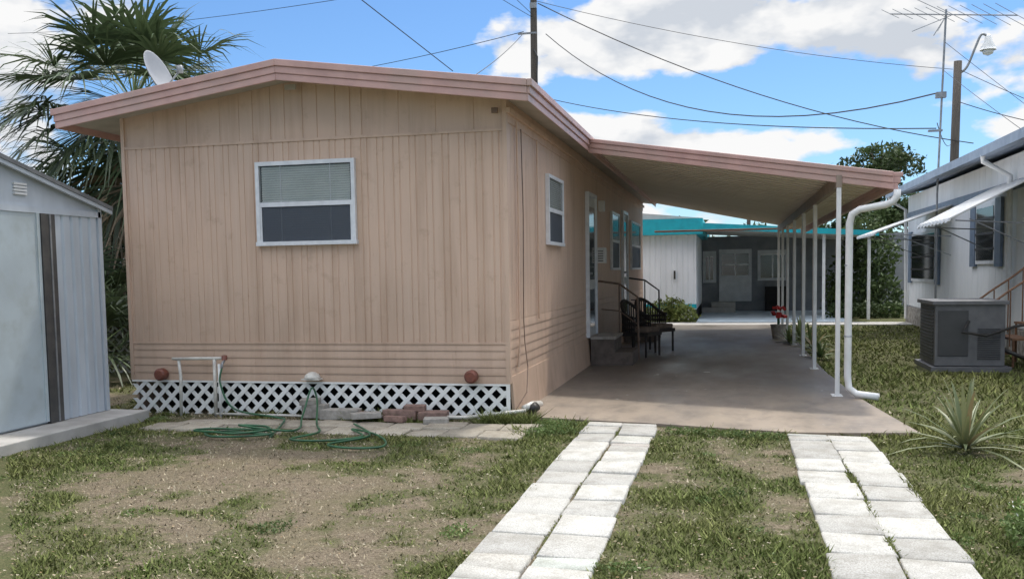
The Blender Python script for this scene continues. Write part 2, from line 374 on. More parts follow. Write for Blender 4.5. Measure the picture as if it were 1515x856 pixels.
# ------------------------------------------------------------ fan palms
def fanpalm(name,x,y,ht,nf,plen,flen,seed,emin=-.9,emax=1.45,trunk=True,dead=8,bright=1.):
    r=random.Random(seed); e=empty(name)
    if trunk:
        b=M(); prof=[]
        for i in range(40):
            z=ht*i/39; prof.append((.17+.03*(i%2)+.02*math.sin(i*1.3)+(.05 if i<3 else 0),z-.1))
        b.lathe((x,y,0),prof,mTrunk,12)
        for i in range(36):
            a=i*2.4; z=ht-1.1+1.05*i/36
            b.obox((x+math.cos(a)*.22,y+math.sin(a)*.22,z),(.05,.09,.3),mTrunk,rz=a,ry=.5)
        b.make('trunk',e)
    V=[];Fq=[];C=[]
    base=Vector((x,y,ht))
    for i in range(nf+dead):
        dd=i>=nf
        az=i*2.39996+r.uniform(-.3,.3); t=(i+.5)/nf
        el=(emax-(emax-emin)*t**.85+r.uniform(-.15,.15)) if not dd else r.uniform(-1.35,-1.0)
        d=Vector((math.cos(az)*math.cos(el),math.sin(az)*math.cos(el),math.sin(el)))
        L=plen*r.uniform(.75,1.2); side=Vector((-math.sin(az),math.cos(az),0)); nrm=side.cross(d).normalized()
        if nrm.z<0: nrm=-nrm
        pp=[base+d*(.05+L*k/4)+Vector((0,0,-.18*L*(k/4)**2)) for k in range(5)]
        col0=(.12,.16,.06) if not dd else (.2,.15,.09)
        for k in range(4):
            o=len(V); w=.018
            V+=[pp[k]-side*w,pp[k]+side*w,pp[k+1]+side*w,pp[k+1]-side*w]; C+=[col0]*4; Fq.append((o,o+1,o+2,o+3))
        tip=pp[-1]; d2=(pp[-1]-pp[-2]).normalized(); nl=30
        tone=r.uniform(.6,1.35)*bright; cup=r.uniform(.1,.5)
        for k in range(nl):
            th=(k/(nl-1)-.5)*2*1.6+r.uniform(-.05,.05)
            ll=flen*(.6+.4*math.cos(th*.7))*r.uniform(.8,1.12)
            ld=(d2*math.cos(th)+side*math.sin(th)).normalized()
            ld=(ld+nrm*(cup*abs(math.sin(th))+r.uniform(-.06,.06))).normalized()
            wd=ld.cross(nrm).normalized()*(.021*flen)
            droop=r.uniform(.15,.6)*(1.6 if dd else 1)
            o=len(V)
            for s,ww in ((0,.3),(.4,1),(.72,.55),(1,.05)):
                c=tip+ld*(ll*s)+Vector((0,0,-droop*ll*s**2.6)); V+=[c-wd*ww,c+wd*ww]
                sh=r.uniform(.8,1.25)*tone
                cc=(.07*sh,.10*sh,.045*sh) if not dd else (.24*sh,.18*sh,.11*sh)
                C+=[cc,cc]
            for m_ in range(3): Fq.append((o+2*m_,o+2*m_+1,o+2*m_+3,o+2*m_+2))
    npmesh('fronds',[tuple(v) for v in V],Fq,np.array(C),mPalm,e)
    return e
fanpalm('palm_tree',-10.75,15.5,4.7,58,1.4,1.4,3,-.95,1.35,True,8)
fanpalm('palm_shrub',-10.6,13.8,.9,26,.9,1.05,5,-.2,1.4,False,10,.7)
fanpalm('palm_shrub',-9.3,12.1,.35,24,.75,.95,15,.0,1.4,False,6,.8)
fanpalm('palm_shrub',-12.3,16.2,1.9,26,.9,1.15,8,-.7,1.4,True,10,.7)
leafcloud('dense_shrubbery',[(-12.2,17.2,1.0,1.2,.8,1.1),(-11.2,17,.8,1.0,.8,.9),(-10.4,17.2,1.0,1.0,.7,1.2),(-13.4,17.4,1.3,1.2,.8,1.4),(-9.6,17.5,.9,.9,.7,1.1)],7000,.09,((.02,.035,.014),(.06,.085,.03)),None,33)
# ------------------------------------------------------------ mobile home
X0,X1,Yf,Yb=-6.53,-2.18,9.17,24.3
RC,RZ,SL=-4.46,3.66,.137
def rz(x): return RZ-SL*abs(x-RC)
home=empty('mobile_home')
def ribs(b,ax,a,c,plane,out,z0,z1,per,gw,dep,m,alt=0):
    pts=[]; t=a; k=0
    while t<c-1e-6:
        pe=per*(1+alt*(1 if k%2 else -1)); k+=1
        e=min(t+pe,c); pts.append((t,0))
        if e-t>gw*1.5: pts+=[(e-gw,0),(e-gw*.7,dep),(e-gw*.3,dep)]
        t=e
    pts.append((c,0)); vs=[]
    zf=z1 if callable(z1) else (lambda q:z1)
    for (p,dd) in pts:
        q=plane-out*dd
        for z in (z0,zf(p)):
            vs.append((p,q,z) if ax=='x' else (q,p,z))
    b.add(vs,[(2*i,2*i+2,2*i+3,2*i+1) if (ax=='x') == (out<0) else (2*i,2*i+1,2*i+3,2*i+2) for i in range(len(pts)-1)],m)
def laps(b,ax,a,c,plane,out,z0,z1,n,pr,m):
    h=(z1-z0)/n
    for i in range(n):
        za=z0+i*h; poly=[(plane-out*.01,za),(plane+out*pr,za),(plane+out*pr,za+h*.25),(plane+out*.002,za+h*.96),(plane-out*.01,za+h*.96)]
        b.ext(poly,0 if ax=='x' else 1,a,c,m)
b=M()
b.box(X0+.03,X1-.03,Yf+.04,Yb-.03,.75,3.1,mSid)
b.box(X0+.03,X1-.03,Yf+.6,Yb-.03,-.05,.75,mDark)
ribs(b,'x',X0,X1,Yf,-1,.78,2.92,.088,.018,.0075,mSid,.25)
ribs(b,'x',X0,-5.1,Yf+.004,-1,2.92,lambda q:rz(q)-.1,.4,.012,.005,mSid)
ribs(b,'x',-5.1,-3.7,Yf+.004,-1,2.92,lambda q:rz(q)-.1,.185,.016,.008,mSid,.12)
ribs(b,'x',-3.7,X1,Yf+.004,-1,2.92,lambda q:rz(q)-.1,.4,.012,.005,mSid)
laps(b,'x',X0,X1,Yf,-1,.36,.78,5,.009,mSid)
b.box(X0,X1,Yf+.012,Yf+.04,.36,.78,mSid)
b.box(X0-.01,X1+.01,Yf-.012,Yf-.002,2.905,2.935,mSid)
b.box(X0-.012,X0+.03,Yf-.016,Yf+.05,.36,rz(X0)-.12,mSid)
b.box(X1-.03,X1+.016,Yf-.016,Yf+.05,.36,rz(X1)-.12,mSid)
b.box(X0,X1,Yf-.015,Yf-.001,.765,.785,mSid)
ribs(b,'y',Yf+.05,Yb,X1,1,1.0,3.02,.088,.018,.006,mSid,.22)
b.box(X1-.02,X1+.012,Yf+.05,Yb,3.0,3.3,mSid)
laps(b,'y',Yf+.05,Yb,X1,1,.42,1.0,6,.007,mSid)
b.box(X0-.004,X0+.03,Yf+.05,Yb,.36,3.2,mSid)
b.box(X0,X1,Yb-.03,Yb,.1,3.2,mSid)
y=Yf+.05
while y<Yb:
    e=min(y+1.22,Yb)
    b.ext([(X1-.01,.43),(X1+.015,.43),(X1+.05,-.02),(X1+.02,-.02)],1,y,e-.008,mSid); y=e
b.ext([(X0+.01,.36),(X0+.0,-.02),(X0+.03,-.02),(X0+.04,.36)],1,Yf+.05,Yb,mSid)
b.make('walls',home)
b=M(); w=.031; z0,z1=-.01,.355; h=z1-z0; step=.162
def lattice(b,x0,x1,z0,z1,yy,w,step,mat):
    h=z1-z0
    for s,y_ in ((1,yy),(-1,yy+.008)):
        c=x0-h
        while c<x1+h:
            xa,xb=(c,c+h) if s==1 else (c+h,c)
            A=[xa,z0];B=[xb,z1]
            for lim,sg in ((x0,1),(x1,-1)):
                ins=lambda p:(p[0]-lim)*sg>=0
                if not ins(A) and not ins(B): A=None;break
                if not ins(A) or not ins(B):
                    t=(lim-A[0])/(B[0]-A[0]); Q=[lim,A[1]+(B[1]-A[1])*t]
                    if not ins(A): A=Q
                    else: B=Q
            if A and abs(A[1]-B[1])>.02:
                b.ext([(A[0]-w,A[1]),(A[0]+w,A[1]),(B[0]+w,B[1]),(B[0]-w,B[1])],1,y_,y_+.006,mat)
            c+=step
lattice(b,X0+.02,X1-.02,z0,z1,Yf-.012,w,step,mWhiteD)
b.box(X1-.03,X1+.01,Yf-.022,Yf-.014,-.02,.36,mWhiteD)
b.box(X0,X1-.03,Yf-.02,Yf-.0125,.34,.36,mWhiteD)
b.make('lattice_skirt',home)
# roof
b=M(); L=RC-2.59; Rr=RC+2.59; yr0,yr1=8.77,Yb+.25
def sl(x0,x1,dz0,dz1,ya,yb,m):
    b.ext([(x0,rz(x0)+dz0),(x1,rz(x1)+dz0),(x1,rz(x1)+dz1),(x0,rz(x0)+dz1)],1,ya,yb,m)
for a,c in ((L+.02,RC),(RC,Rr-.02)):
    sl(a,c,-.13,-.02,yr0+.03,yr1,mSoff)
    sl(a,c,-.018,.0,yr0+.03,yr1,mRoofTop)
for a,c in ((L,RC),(RC,Rr)):
    sl(a,c,-.195,-.125,yr0+.005,yr0+.028,mPink)
    sl(a,c,-.125,-.055,yr0-.006,yr0+.026,mPink)
    sl(a,c,-.055,.012,yr0-.022,yr0+.026,mPink)
for xe,sg in ((L,-1),(Rr,1)):
    ze=rz(xe)
    for za,zb,o in ((-.195,-.125,.0),(-.125,-.055,.017),(-.055,.012,.04)):
        x_=sorted((xe,xe+sg*(o+.012))); b.box(x_[0],x_[1],yr0+.003+(-.019 if o>.03 else 0),yr1,ze+za,ze+zb,mPink)
b.make('roof',home,bevel=.01)
b=M(); b.box(X1+.014,X1+.05,Yf-.02,Yb,3.08,3.13,mSid); b.make('eave_trim',home)
# windows
def window(a,c,z0,z1,ax,plane,out,name,mid=.5,dark=False,fm=None):
    b=M(); fm=fm or mAlu; f=.042
    def bx(a0,a1,d0,d1,za,zb,m):
        q=sorted((plane+out*d0,plane+out*d1))
        if ax=='x': b.box(a0,a1,q[0],q[1],za,zb,m)
        else: b.box(q[0],q[1],a0,a1,za,zb,m)
    bx(a,c,.003,.05,z1-f,z1,fm); bx(a-.01,c+.01,.003,.058,z0,z0+f,fm)
    bx(a,a+f,.003,.05,z0+f,z1-f,fm); bx(c-f,c,.003,.05,z0+f,z1-f,fm)
    zm=z0+(z1-z0)*mid; bx(a+f,c-f,.01,.046,zm-.024,zm+.024,fm)
    bx(a+f,a+f+.018,.02,.04,z0+f,zm-.024,fm); bx(c-f-.018,c-f,.02,.04,z0+f,zm-.024,fm)
    bx(a+f,c-f,.004,.008,z0+f,z1-f,mDark)
    z=z0+f+.01
    while z<z1-f-.01:
        if abs(z-zm)>.03:
            mm=mBlindD if (z<zm or dark) else mBlind
            q0,q1=plane+out*.011,plane+out*.023
            poly=[(q0,z+.019),(q1,z-.002),(q1,z-.005),(q0,z+.016)]
            b.ext(poly,0 if ax=='x' else 1,a+f+.02,c-f-.02,mm)
        z+=.0245
    for u in (.25,.75): bx(a+(c-a)*u-.004,a+(c-a)*u+.004,.024,.026,z0+f,z1-f,fm if not dark else mBlindD)
    bx(a+f,c-f,.034,.036,zm+.024,z1-f,mGlass); bx(a+f+.018,c-f-.018,.030,.032,z0+f,zm-.024,mScreen)
    b.make(name,home)
window(-4.915,-3.785,1.815,2.70,'x',Yf,-1,'front_window',.49)
window(11.2,12.25,1.82,2.68,'y',X1,1,'side_window',.5)
window(17.5,18.75,1.5,2.6,'y',X1,1,'side_window',.5,True)
window(21.05,23.2,1.5,2.6,'y',X1,1,'side_window',.5,True)
b=M()
for y0,y1 in ((14.4,15.35),(19.3,20.25)):
    b.box(X1+.003,X1+.06,y0,y0+.06,.45,2.72,mAlu);b.box(X1+.003,X1+.06,y1-.06,y1,.45,2.72,mAlu);b.box(X1+.003,X1+.06,y0+.06,y1-.06,2.66,2.72,mAlu)
    b.box(X1+.004,X1+.03,y0+.06,y1-.06,.45,2.66,mDoor)
    b.box(X1+.031,X1+.036,y0+.16,y1-.16,1.35,2.5,mGlassD); b.box(X1+.031,X1+.036,y0+.16,y1-.16,.6,1.2,mGlassD)
    b.tube([(X1+.03,y0+.12,1.45),(X1+.09,y0+.12,1.45)],.02,mGalv)
b.make('doors',home)
b=M(); b.box(X1+.003,X1+.14,15.62,15.9,1.62,1.88,mWhite)
for i in range(5): b.box(X1+.03,X1+.12,15.612,15.619,1.65+.04*i,1.665+.04*i,mACd)
b.box(X1+.003,X1+.10,15.9,16.05,2.5,2.68,mWhite)
b.make('wall_boxes',home,bevel=.006)
b=M()
for x,z in ((-6.12,.43),(-2.56,.44)):
    b.lathe((x,Yf-.13,z),[(.0,0),(.05,.0),(.068,.02),(.068,.085),(.055,.09),(.055,.115)],mTerra,18,'y')
b.lathe((-4.32,Yf-.06,.445),[(.085,-.04),(.085,-.025),(.07,0),(.04,.02),(.0,.03)],mPVC,18)
b.box(-4.42,-4.22,Yf-.13,Yf-.015,.39,.402,mPVC)
b.box(-4.50,-4.38,Yf-.13,Yf-.1,3.42,3.47,mSoff)
b.box(X1-.13,X1-.07,Yf-.05,Yf-.02,3.08,3.13,mBrown)
b.make('wall_fittings',home)
b=M()
b.tube([(X1+.03,9.55,3.05),(X1+.035,9.56,2.0),(X1+.03,9.55,1.2),(X1+.04,9.52,.8),(X1+.02,9.5,.5)],.012,mSid,6)
b.tube([(X1+.03,9.75,3.0),(X1+.04,9.76,2.1),(X1+.03,9.75,1.0),(X1+.05,9.7,.75),(X1+.10,9.6,.5),(X1+.13,9.4,.25),(X1+.06,9.2,.1)],.006,mBrown,6)
b.tube([(X1+.03,10.6,3.0),(X1+.03,10.6,.95)],.012,mSid,6)
b.make('conduit',home)
# satellite dish
b=M(); 
prof=[(.0,0),(.12,.012),(.2,.035),(.27,.075),(.275,.08),(.26,.075),(.19,.045),(.1,.02),(.0,.01)]
vs=[];seg=24
nd=Vector((.93,.0,.42)).normalized(); q=nd.to_track_quat('Z','Y')
c0=Vector((-6.98,10.5,4.0))
for r_,h_ in prof:
    for k in range(seg):
        a=2*math.pi*k/seg; vs.append(c0+q@Vector((r_*.95*math.cos(a),r_*1.12*math.sin(a),h_)))
b.add(vs,[(i*seg+k,i*seg+(k+1)%seg,(i+1)*seg+(k+1)%seg,(i+1)*seg+k) for i in range(len(prof)-1) for k in range(seg)],MAT('dish_grey',(.30,.31,.33),None,4,.6))
b.tube([(-6.95,10.6,3.25),(-6.95,10.6,3.8),tuple(c0-nd*.03)],.022,mGalv); b.tube([tuple(c0+Vector((.02,0,-.28))),tuple(c0+nd*.38+Vector((0,0,-.12)))],.012,mGalv)
b.obox(tuple(c0+nd*.39+Vector((0,0,-.1))),(.06,.06,.09),mGalv)
b.make('satellite_dish',None,smooth=True)
b=M(); b.lathe((-3.9,12.0,3.55),[(.05,0),(.05,.3),(.09,.31),(.09,.4),(.0,.43)],mGalv,14); b.make('roof_vent',home)
# ------------------------------------------------------------ carport
cp=empty('carport')
fl=Vector((-1.86,12.7,3.26)); fr=Vector((1.74,11.0,2.50)); br=Vector((1.74,24.6,2.50)); bl=Vector((-1.86,24.6,3.26))
b=M()
def cpz(x): return 3.26+(x+1.86)/3.6*(2.50-3.26)
vs=[tuple(fl),tuple(fr),tuple(br),tuple(bl)]
b.add(vs+[(p[0],p[1],p[2]-.05) for p in vs],[(0,1,2,3),(7,6,5,4),(0,4,5,1),(1,5,6,2),(2,6,7,3),(3,7,4,0)],mCpUnder)
y=11.3
while y<24.5:
    xa=-1.86 if y>12.7 else -1.86+(12.7-y)/1.7*3.6+.05
    if xa<1.6:
        b.ext([(xa,cpz(xa)-.062),(1.7,cpz(1.7)-.062),(1.7,cpz(1.7)-.051),(xa,cpz(xa)-.051)],1,y,y+.02,mCpUnder)
    y+=.305
b.make('roof_panel',cp)
b=M()
d=(fr-fl); dn=Vector((d.x,d.y,0)).normalized(); nr=Vector((dn.y,-dn.x,0))
def fas(z0,z1,t0,t1,m):
    A=[];
    for p in (fl,fr+dn*.02):
        for z in (z0,z1):
            for t in (t0,t1): A.append(p+nr*t+Vector((0,0,z)))
    b.add(A,[(0,1,3,2),(4,6,7,5),(0,4,5,1),(2,3,7,6),(0,2,6,4),(1,5,7,3)],m)
fas(-.17,-.10,.003,.022,mPink); fas(-.10,-.03,.003,.032,mPink); fas(-.03,.025,.003,.046,mPink)
gx=1.745
for za,zb,o in ((-.17,-.1,.06),(-.1,-.03,.085),(-.03,.02,.11)):
    b.box(gx,gx+o,11.0,24.6,2.5+za,2.5+zb,mPink)
b.box(-1.9,1.74,24.6,24.63,2.45,2.5,mPink)
b.make('fascia_and_gutter',cp,bevel=.008)
b=M()
b.box(1.18,1.24,11.2,24.5,2.39,2.53,MAT('beam_paint',(.34,.27,.21),(.22,.17,.14),6,.6))
b.make('beam',cp)
b=M()
for y in (11.23,14.19,16.3,18.6,20.7,22.6,24.4):
    for dy in ((0,.09) if y>11.5 else (0,)):
        b.box(1.185,1.235,y-.025+dy,y+.025+dy,0,2.40,mWhite)
    b.box(1.15,1.27,y-.06,y+.15,.012,.02,mWhite)
b.make('posts',cp,bevel=.003)
b=M()
b.tube([(1.79,10.98,2.33),(1.79,10.98,2.26),(1.75,10.99,2.20),(1.68,11.0,2.17),(1.42,11.08,2.13),(1.34,11.1,2.08),(1.315,11.12,1.98),(1.31,11.13,.25),(1.325,11.12,.12),(1.40,11.05,.06),(1.62,10.95,.045)],.04,mWhite,12)
for z in (.7,1.5): b.lathe((1.311,11.13,z),[(.045,0),(.045,.02)],mGalv,12)
b.make('downspout',cp,smooth=True)
# ------------------------------------------------------------ pipes, hose, bricks
b=M()
b.tube([(-5.83,9.0,-.02),(-5.83,9.02,.42),(-5.86,9.04,.60)],.017,mPVC); b.tube([(-5.42,9.02,-.02),(-5.42,9.03,.61)],.02,mPVC)
b.tube([(-5.93,9.03,.61),(-5.28,9.03,.62)],.017,mPVC); b.tube([(-5.35,9.0,-.02),(-5.35,9.0,.56)],.015,mWhiteD)
b.lathe((-5.3,9.03,.6),[(.03,0),(.03,.05),(.0,.055)],mTerra,10); b.tube([(-5.3,9.03,.6),(-5.28,8.95,.57),(-5.28,8.93,.52)],.014,mGalv)
b.tube([(-4.2,8.98,.03),(-2.6,9.03,.03),(-2.0,9.1,.1)],.02,mPVC); b.tube([(-5.4,9.0,.02),(-4.3,8.98,.02)],.013,mPVC)
b.tube([(-2.05,9.25,.1),(-2.0,9.4,.12),(-1.95,9.6,.1)],.035,mPVC); b.tube([(-2.02,9.35,.05),(-1.93,9.32,.12)],.05,mBlack,12)
b.make('water_pipes',None,smooth=True)
def spline(pts,k=8):
    P=[Vector(p) for p in pts]; out=[]
    for i in range(len(P)-1):
        p0=P[max(i-1,0)];p1=P[i];p2=P[i+1];p3=P[min(i+2,len(P)-1)]
        for j in range(k):
            t=j/k; out.append(.5*((2*p1)+(-p0+p2)*t+(2*p0-5*p1+4*p2-p3)*t*t+(-p0+3*p1-3*p2+p3)*t**3))
    out.append(P[-1]); return out
b=M(); hp=[(-5.28,8.93,.52),(-5.27,8.88,.35),(-5.1,8.85,.1),(-4.6,8.8,.03),(-4.4,8.6,.03)]
for i in range(24):
    a=i*.62; hp.append((-4.5+math.cos(a)*(.36+.06*math.sin(i*.9)),7.8+math.sin(a)*(.16+.04*math.cos(i*1.7)),.015+.003*i))
hp+=[(-4.0,8.0,.04),(-4.25,8.7,.06),(-4.25,8.93,.32),(-4.2,8.95,.2),(-4.0,8.5,.03),(-3.75,8.0,.03),(-3.85,7.62,.03),(-3.5,7.6,.03),(-3.25,7.85,.03),(-3.5,8.2,.03),(-3.2,8.0,.03),(-2.95,7.65,.03),(-2.9,7.38,.03),(-3.15,7.3,.03),(-3.4,7.45,.03),(-3.2,7.9,.03),(-3.6,8.5,.03)]
b.tube(spline(hp,6),.0105,mHose,7); b.make('garden_hose',None,smooth=True)
b=M()
for (x,y,z,r,m_,sz) in ((-3.95,8.98,.05,.1,mBlock,(.4,.2,.1)),(-3.3,9.02,.05,0,mBrick,(.36,.14,.1)),(-2.95,9.02,.045,.1,mBrick,(.3,.15,.09)),(-3.62,8.85,.06,.5,mBlock,(.3,.16,.06)),(-3.3,8.85,.03,-.2,mBrick,(.22,.1,.06)),(-2.85,8.8,.03,.2,mBlock,(.25,.12,.06)),(-4.25,9.02,.07,0,mBlock,(.25,.16,.14)),(-4.3,9.0,.17,.2,mBlock,(.2,.14,.06)),(-3.72,9.0,.04,-.3,mBrick,(.22,.1,.07)),(-3.15,9.03,.12,.05,mBrick,(.22,.1,.06))):
    b.obox((x,y,z),sz,m_,rz=r,rx=random.uniform(-.08,.08))
b.make('brick_pile',None,bevel=.006)
# ------------------------------------------------------------ shed
sh=empty('garden_shed'); sx=-6.45; ya,yb=5.1,8.62; ym=(ya+yb)/2
def sz(y): return 2.24+.25*(yb-y) if y>=ym else 2.24+.25*(y-ya)
b=M()
b.box(sx-2.3,sx-.03,ya+.02,yb-.02,.1,2.2,mShed)
ribs(b,'y',7.93,yb,sx,1,.1,2.17,.135,.05,.022,mShed)
b.ext([(ya,2.17),(yb,2.17),(yb,2.24),(ym,sz(ym)),(ya,2.24)],0,sx-2.3,sx-.012,mShed)
b.box(sx-.03,sx+.012,ya,yb,2.13,2.19,mShed)
b.box(sx-.03,sx+.012,yb-.04,yb+.012,.1,2.22,mShed)
ribs(b,'x',sx-2.3,sx-.05,yb,1,.1,2.2,.135,.05,.022,mShed)
b.make('walls',sh)
b=M(); b.box(sx-.02,sx+.004,5.6,7.72,.12,2.13,mShedDoor); b.box(sx-.02,sx+.014,7.68,7.72,.12,2.13,mShedDoor); b.make('door',sh)
b=M(); b.box(sx-.02,sx+.022,7.73,7.80,.1,2.13,mShedDark); b.box(sx-.02,sx+.012,7.80,7.93,.1,2.13,mShedDark);b.box(sx-.02,sx+.018,7.85,7.87,.1,2.13,mGalv); b.make('door_frame',sh)
b=M()
for a,c in ((ym,yb+.13),(ya-.13,ym)):
    f=lambda y:2.24+.25*(yb-y) if y>=ym else 2.24+.25*(y-ya)
    b.ext([(a,f(a)+.005),(c,f(c)+.005),(c,f(c)+.045),(a,f(a)+.045)],0,sx-2.4,sx+.07,mShedRoof)
    b.ext([(a,f(a)-.035),(c,f(c)-.035),(c,f(c)+.004),(a,f(a)+.004)],0,sx+.03,sx+.06,mShed)
b.make('roof',sh)
b=M(); 
for i in range(4): b.box(sx-.01,sx+.01,7.42,7.58,2.29+i*.03,2.31+i*.03,mWhite)
b.make('vent',sh)
b=M(); b.box(sx-2.5,-6.03,4.8,8.72,-.05,.095,mConc); b.make('shed_slab',sh,bevel=.01)
b=M(); lattice(b,-11,-6.62,0,.8,12.9,.022,.16,mGreyW); b.box(-11,-6.6,12.88,12.93,.8,.84,mGreyW)
b.make('lattice_fence')
# ------------------------------------------------------------ side entry steps, chairs
def steps(name,y0,y1,rail):
    b=M(); b.box(X1+.06,-1.75,y0,y1,0.01,.42,mStep); b.box(-1.75,-1.47,y0,y1,.01,.215,mStep)
    b.box(X1+.055,-1.73,y0-.02,y1+.02,.42,.46,mBlock)
    y=y1-.03
    b.tube([(X1+.05,y,1.32),(-1.78,y,1.27),(-1.48,y,1.05),(-1.46,y,.02)],.018,rail,8); b.tube([(-1.78,y,1.27),(-1.78,y,.45)],.013,rail,8)
    b.tube([(X1+.1,y,.85),(-1.78,y,.82),(-1.48,y,.6)],.010,rail,8)
    b.make(name)
steps('entry_steps',14.5,15.5,mBrown); steps('entry_steps',19.3,20.3,mBlack)
def chair(x,y,rot):
    e=empty('wicker_chair'); b=M()
    for a,c in ((-.26,-.24),(.26,-.24),(-.24,.26),(.24,.26)): b.tube([(a,c,0),(a,c,.42)],.02,mWick,8)
    b.box(-.28,.28,-.28,.28,.36,.42,mWick); b.make('frame',e)
    b=M(); 
    A=[math.pi*(-.05+1.1*i/24) for i in range(25)]
    for a in A:
        px,py=.31*math.cos(a),.29*math.sin(a); top=.66+.28*max(0,math.sin(a))**1.5
        b.tube([(px,py,.40),(px*1.05,py*1.06,top)],.013,mWick,6)
    for z in (.48,.56,.64): b.tube([(.31*math.cos(a),.29*math.sin(a),z) for a in A],.02,mWick,6)
    b.tube([(.33*math.cos(a),.31*math.sin(a),.67+.28*max(0,math.sin(a))**1.5) for a in A],.028,mWick,8)
    b.make('back_and_arms',e)
    b=M(); b.box(-.25,.25,-.26,.2,.42,.50,MAT('seat_cushion',(.22,.16,.12),(.12,.09,.07),9,.9)); b.make('cushion',e,bevel=.02)
    e.location=(x,y,.012); e.rotation_euler=(0,0,rot)
chair(-1.50,16.1,1.2); chair(-1.35,17.1,1.0)
# ------------------------------------------------------------ neighbour with teal roof
th=empty('teal_roof_house'); b=M()
b.box(-9,-.97,28.03,36,.3,2.5,mWhSid); ribs(b,'x',-9,-.95,28,-1,.3,2.5,.16,.04,.02,mWhSid)
ribs(b,'y',28,33.0,-.95,1,.3,2.5,.16,.04,.02,mWhSid)
b.box(-9,-.97,28.05,36,-.05,.3,mDark)
b.box(-.95,7.5,33.4,34,0,2.6,MAT('neighbour_back_wall',(.24,.25,.26),(.18,.19,.20),3,.6))
b.box(-9.01,-.94,27.97,28.0,.34,.46,mTeal)
b.make('walls',th)
b=M(); b.box(-9.4,-.75,27.6,36.2,2.5,2.95,mTeal); b.ext([(-9.4,2.96),(-.75,2.96),(-4.5,3.35)],1,27.7,36.2,mRoofTop)
b.ext([(-.74,2.62),(4.0,2.32),(4.0,2.46),(-.74,2.80)],1,27.3,27.4,mTeal)
b.ext([(-.74,2.68),(4.0,2.38),(4.0,2.42),(-.74,2.76)],1,27.4,33.6,mCpUnder)
b.make('roof',th)
b=M(); lattice(b,-3.6,-.97,0,.3,27.95,.022,.15,mWhite)
b.make('lattice',th)
b=M()
def fw(x0,x1,z0,z1,door=False):
    y=33.39
    b.box(x0,x1,y-.05,y-.01,z0,z1,mDoor); b.box(x0+.1,x1-.1,y-.06,y-.052,z0+(.9 if door else .1),z1-.15,mGlassD)
    b.box((x0+x1)/2-.02,(x0+x1)/2+.02,y-.07,y-.061,z0+(.9 if door else .1),z1-.15,mWhite)
    b.box(x0+.1,x1-.1,y-.07,y-.061,(z0+z1)/2+.35,(z0+z1)/2+.39,mWhite)
fw(-.35,.75,.35,2.15,True); fw(.95,1.95,1.05,2.1); fw(-.9,-.45,1.0,2.1)
b.box(1.2,1.9,33.0,33.38,.0,.85,mDark); b.box(-.6,.2,32.4,33.3,0,.35,mConc); b.box(-.9,.2,32.1,32.4,0,.18,mConc)
b.box(2.55,2.63,27.6,27.68,0,2.4,mWhite); b.box(2.55,2.63,30.6,30.68,0,2.4,mWhite); b.box(3.75,3.83,27.6,27.68,0,2.35,mWhite)
b.box(-1.6,-1.55,27.9,27.96,1.2,1.45,mBlack)
b.make('windows_and_posts',th)
# ------------------------------------------------------------ right-hand neighbour
rh=empty('white_mobile_home'); wx=4.6; b=M()
b.box(wx+.03,wx+4,10.5,26.5,.2,3.25,mWhSid); ribs(b,'y',10.5,26.5,wx,-1,.45,3.3,.4,.02,.007,mWhSid)
b.box(wx-.02,wx+.02,10.5,26.5,2.72,2.87,mBlueGrey)
b.box(wx-.03,wx+.028,10.5,26.52,-.05,.42,mStone)
b.ext([(wx,3.25),(wx+4,3.25),(wx+2,3.65)],1,26.3,26.5,mWhSid)
b.make('walls',rh)
b=M(); b.ext([(wx-.42,3.30),(wx+2,3.77),(wx+4.4,3.30),(wx+4.4,3.42),(wx+2,3.92),(wx-.42,3.42)],1,10.2,26.7,mBlueGrey)
b.box(wx-.54,wx-.42,10.2,26.7,3.28,3.43,MAT('gutter_paint',(.28,.34,.43),(.2,.25,.33),5,.5)); b.make('roof_and_gutter',rh)
b=M()
for y0,y1,z0,z1 in ((22.9,25.7,1.1,2.3),(18.0,19.3,1.5,2.6)):
    b.box(wx-.05,wx-.01,y0,y1,z0,z1,mAlu); b.box(wx-.06,wx-.052,y0+.07,y1-.07,z0+.07,z1-.07,mGlassD)
    for i in range(1,4): z=z0+(z1-z0)*i/4; b.box(wx-.068,wx-.061,y0,y1,z-.02,z+.02,mBlack)
    for yy0,yy1 in ((y0-.4,y0-.04),(y1+.04,y1+.4)): b.box(wx-.06,wx-.012,yy0,yy1,z0-.05,z1+.05,mBlueGrey)
b.tube([(wx-.5,26.3,3.3),(wx-.5,26.3,3.2),(wx-.1,26.3,2.95),(wx-.06,26.3,.1)],.04,mWhite,8)
b.tube([(wx-.5,17.0,3.3),(wx-.5,17.0,3.2),(wx-.08,17.0,2.95),(wx-.07,17.0,1.2),(wx-.07,17.2,.1)],.045,mWhite,8)
b.make('windows_and_downspouts',rh)
def awning(y0,y1,x1,zt,zb):
    b=M(); n=int((y1-y0)/.14)
    for i in range(n):
        a=y0+i*.14; dz=.0 if i%2 else .018
        b.ext([(wx-.02,zt+dz),(x1,zb+dz),(x1-.01,zb-.05+dz),(x1+.015,zb-.05+dz),(x1+.03,zb-.01+dz),(wx-.02,zt-.015+dz)],1,a,a+.138,mWhite)
    for y in (y0+.05,y1-.05):
        b.tube([(wx-.02,y,zb-.1),(x1+.1,y,zb-.02)],.012,mGalv,6); b.tube([(wx-.02,y,zb-.5),(x1+.3,y,zb)],.01,mGalv,6)
    b.make('awning',rh)
awning(15.6,18.2,3.3,2.85,2.2); awning(21.4,24.4,3.05,2.75,2.2)
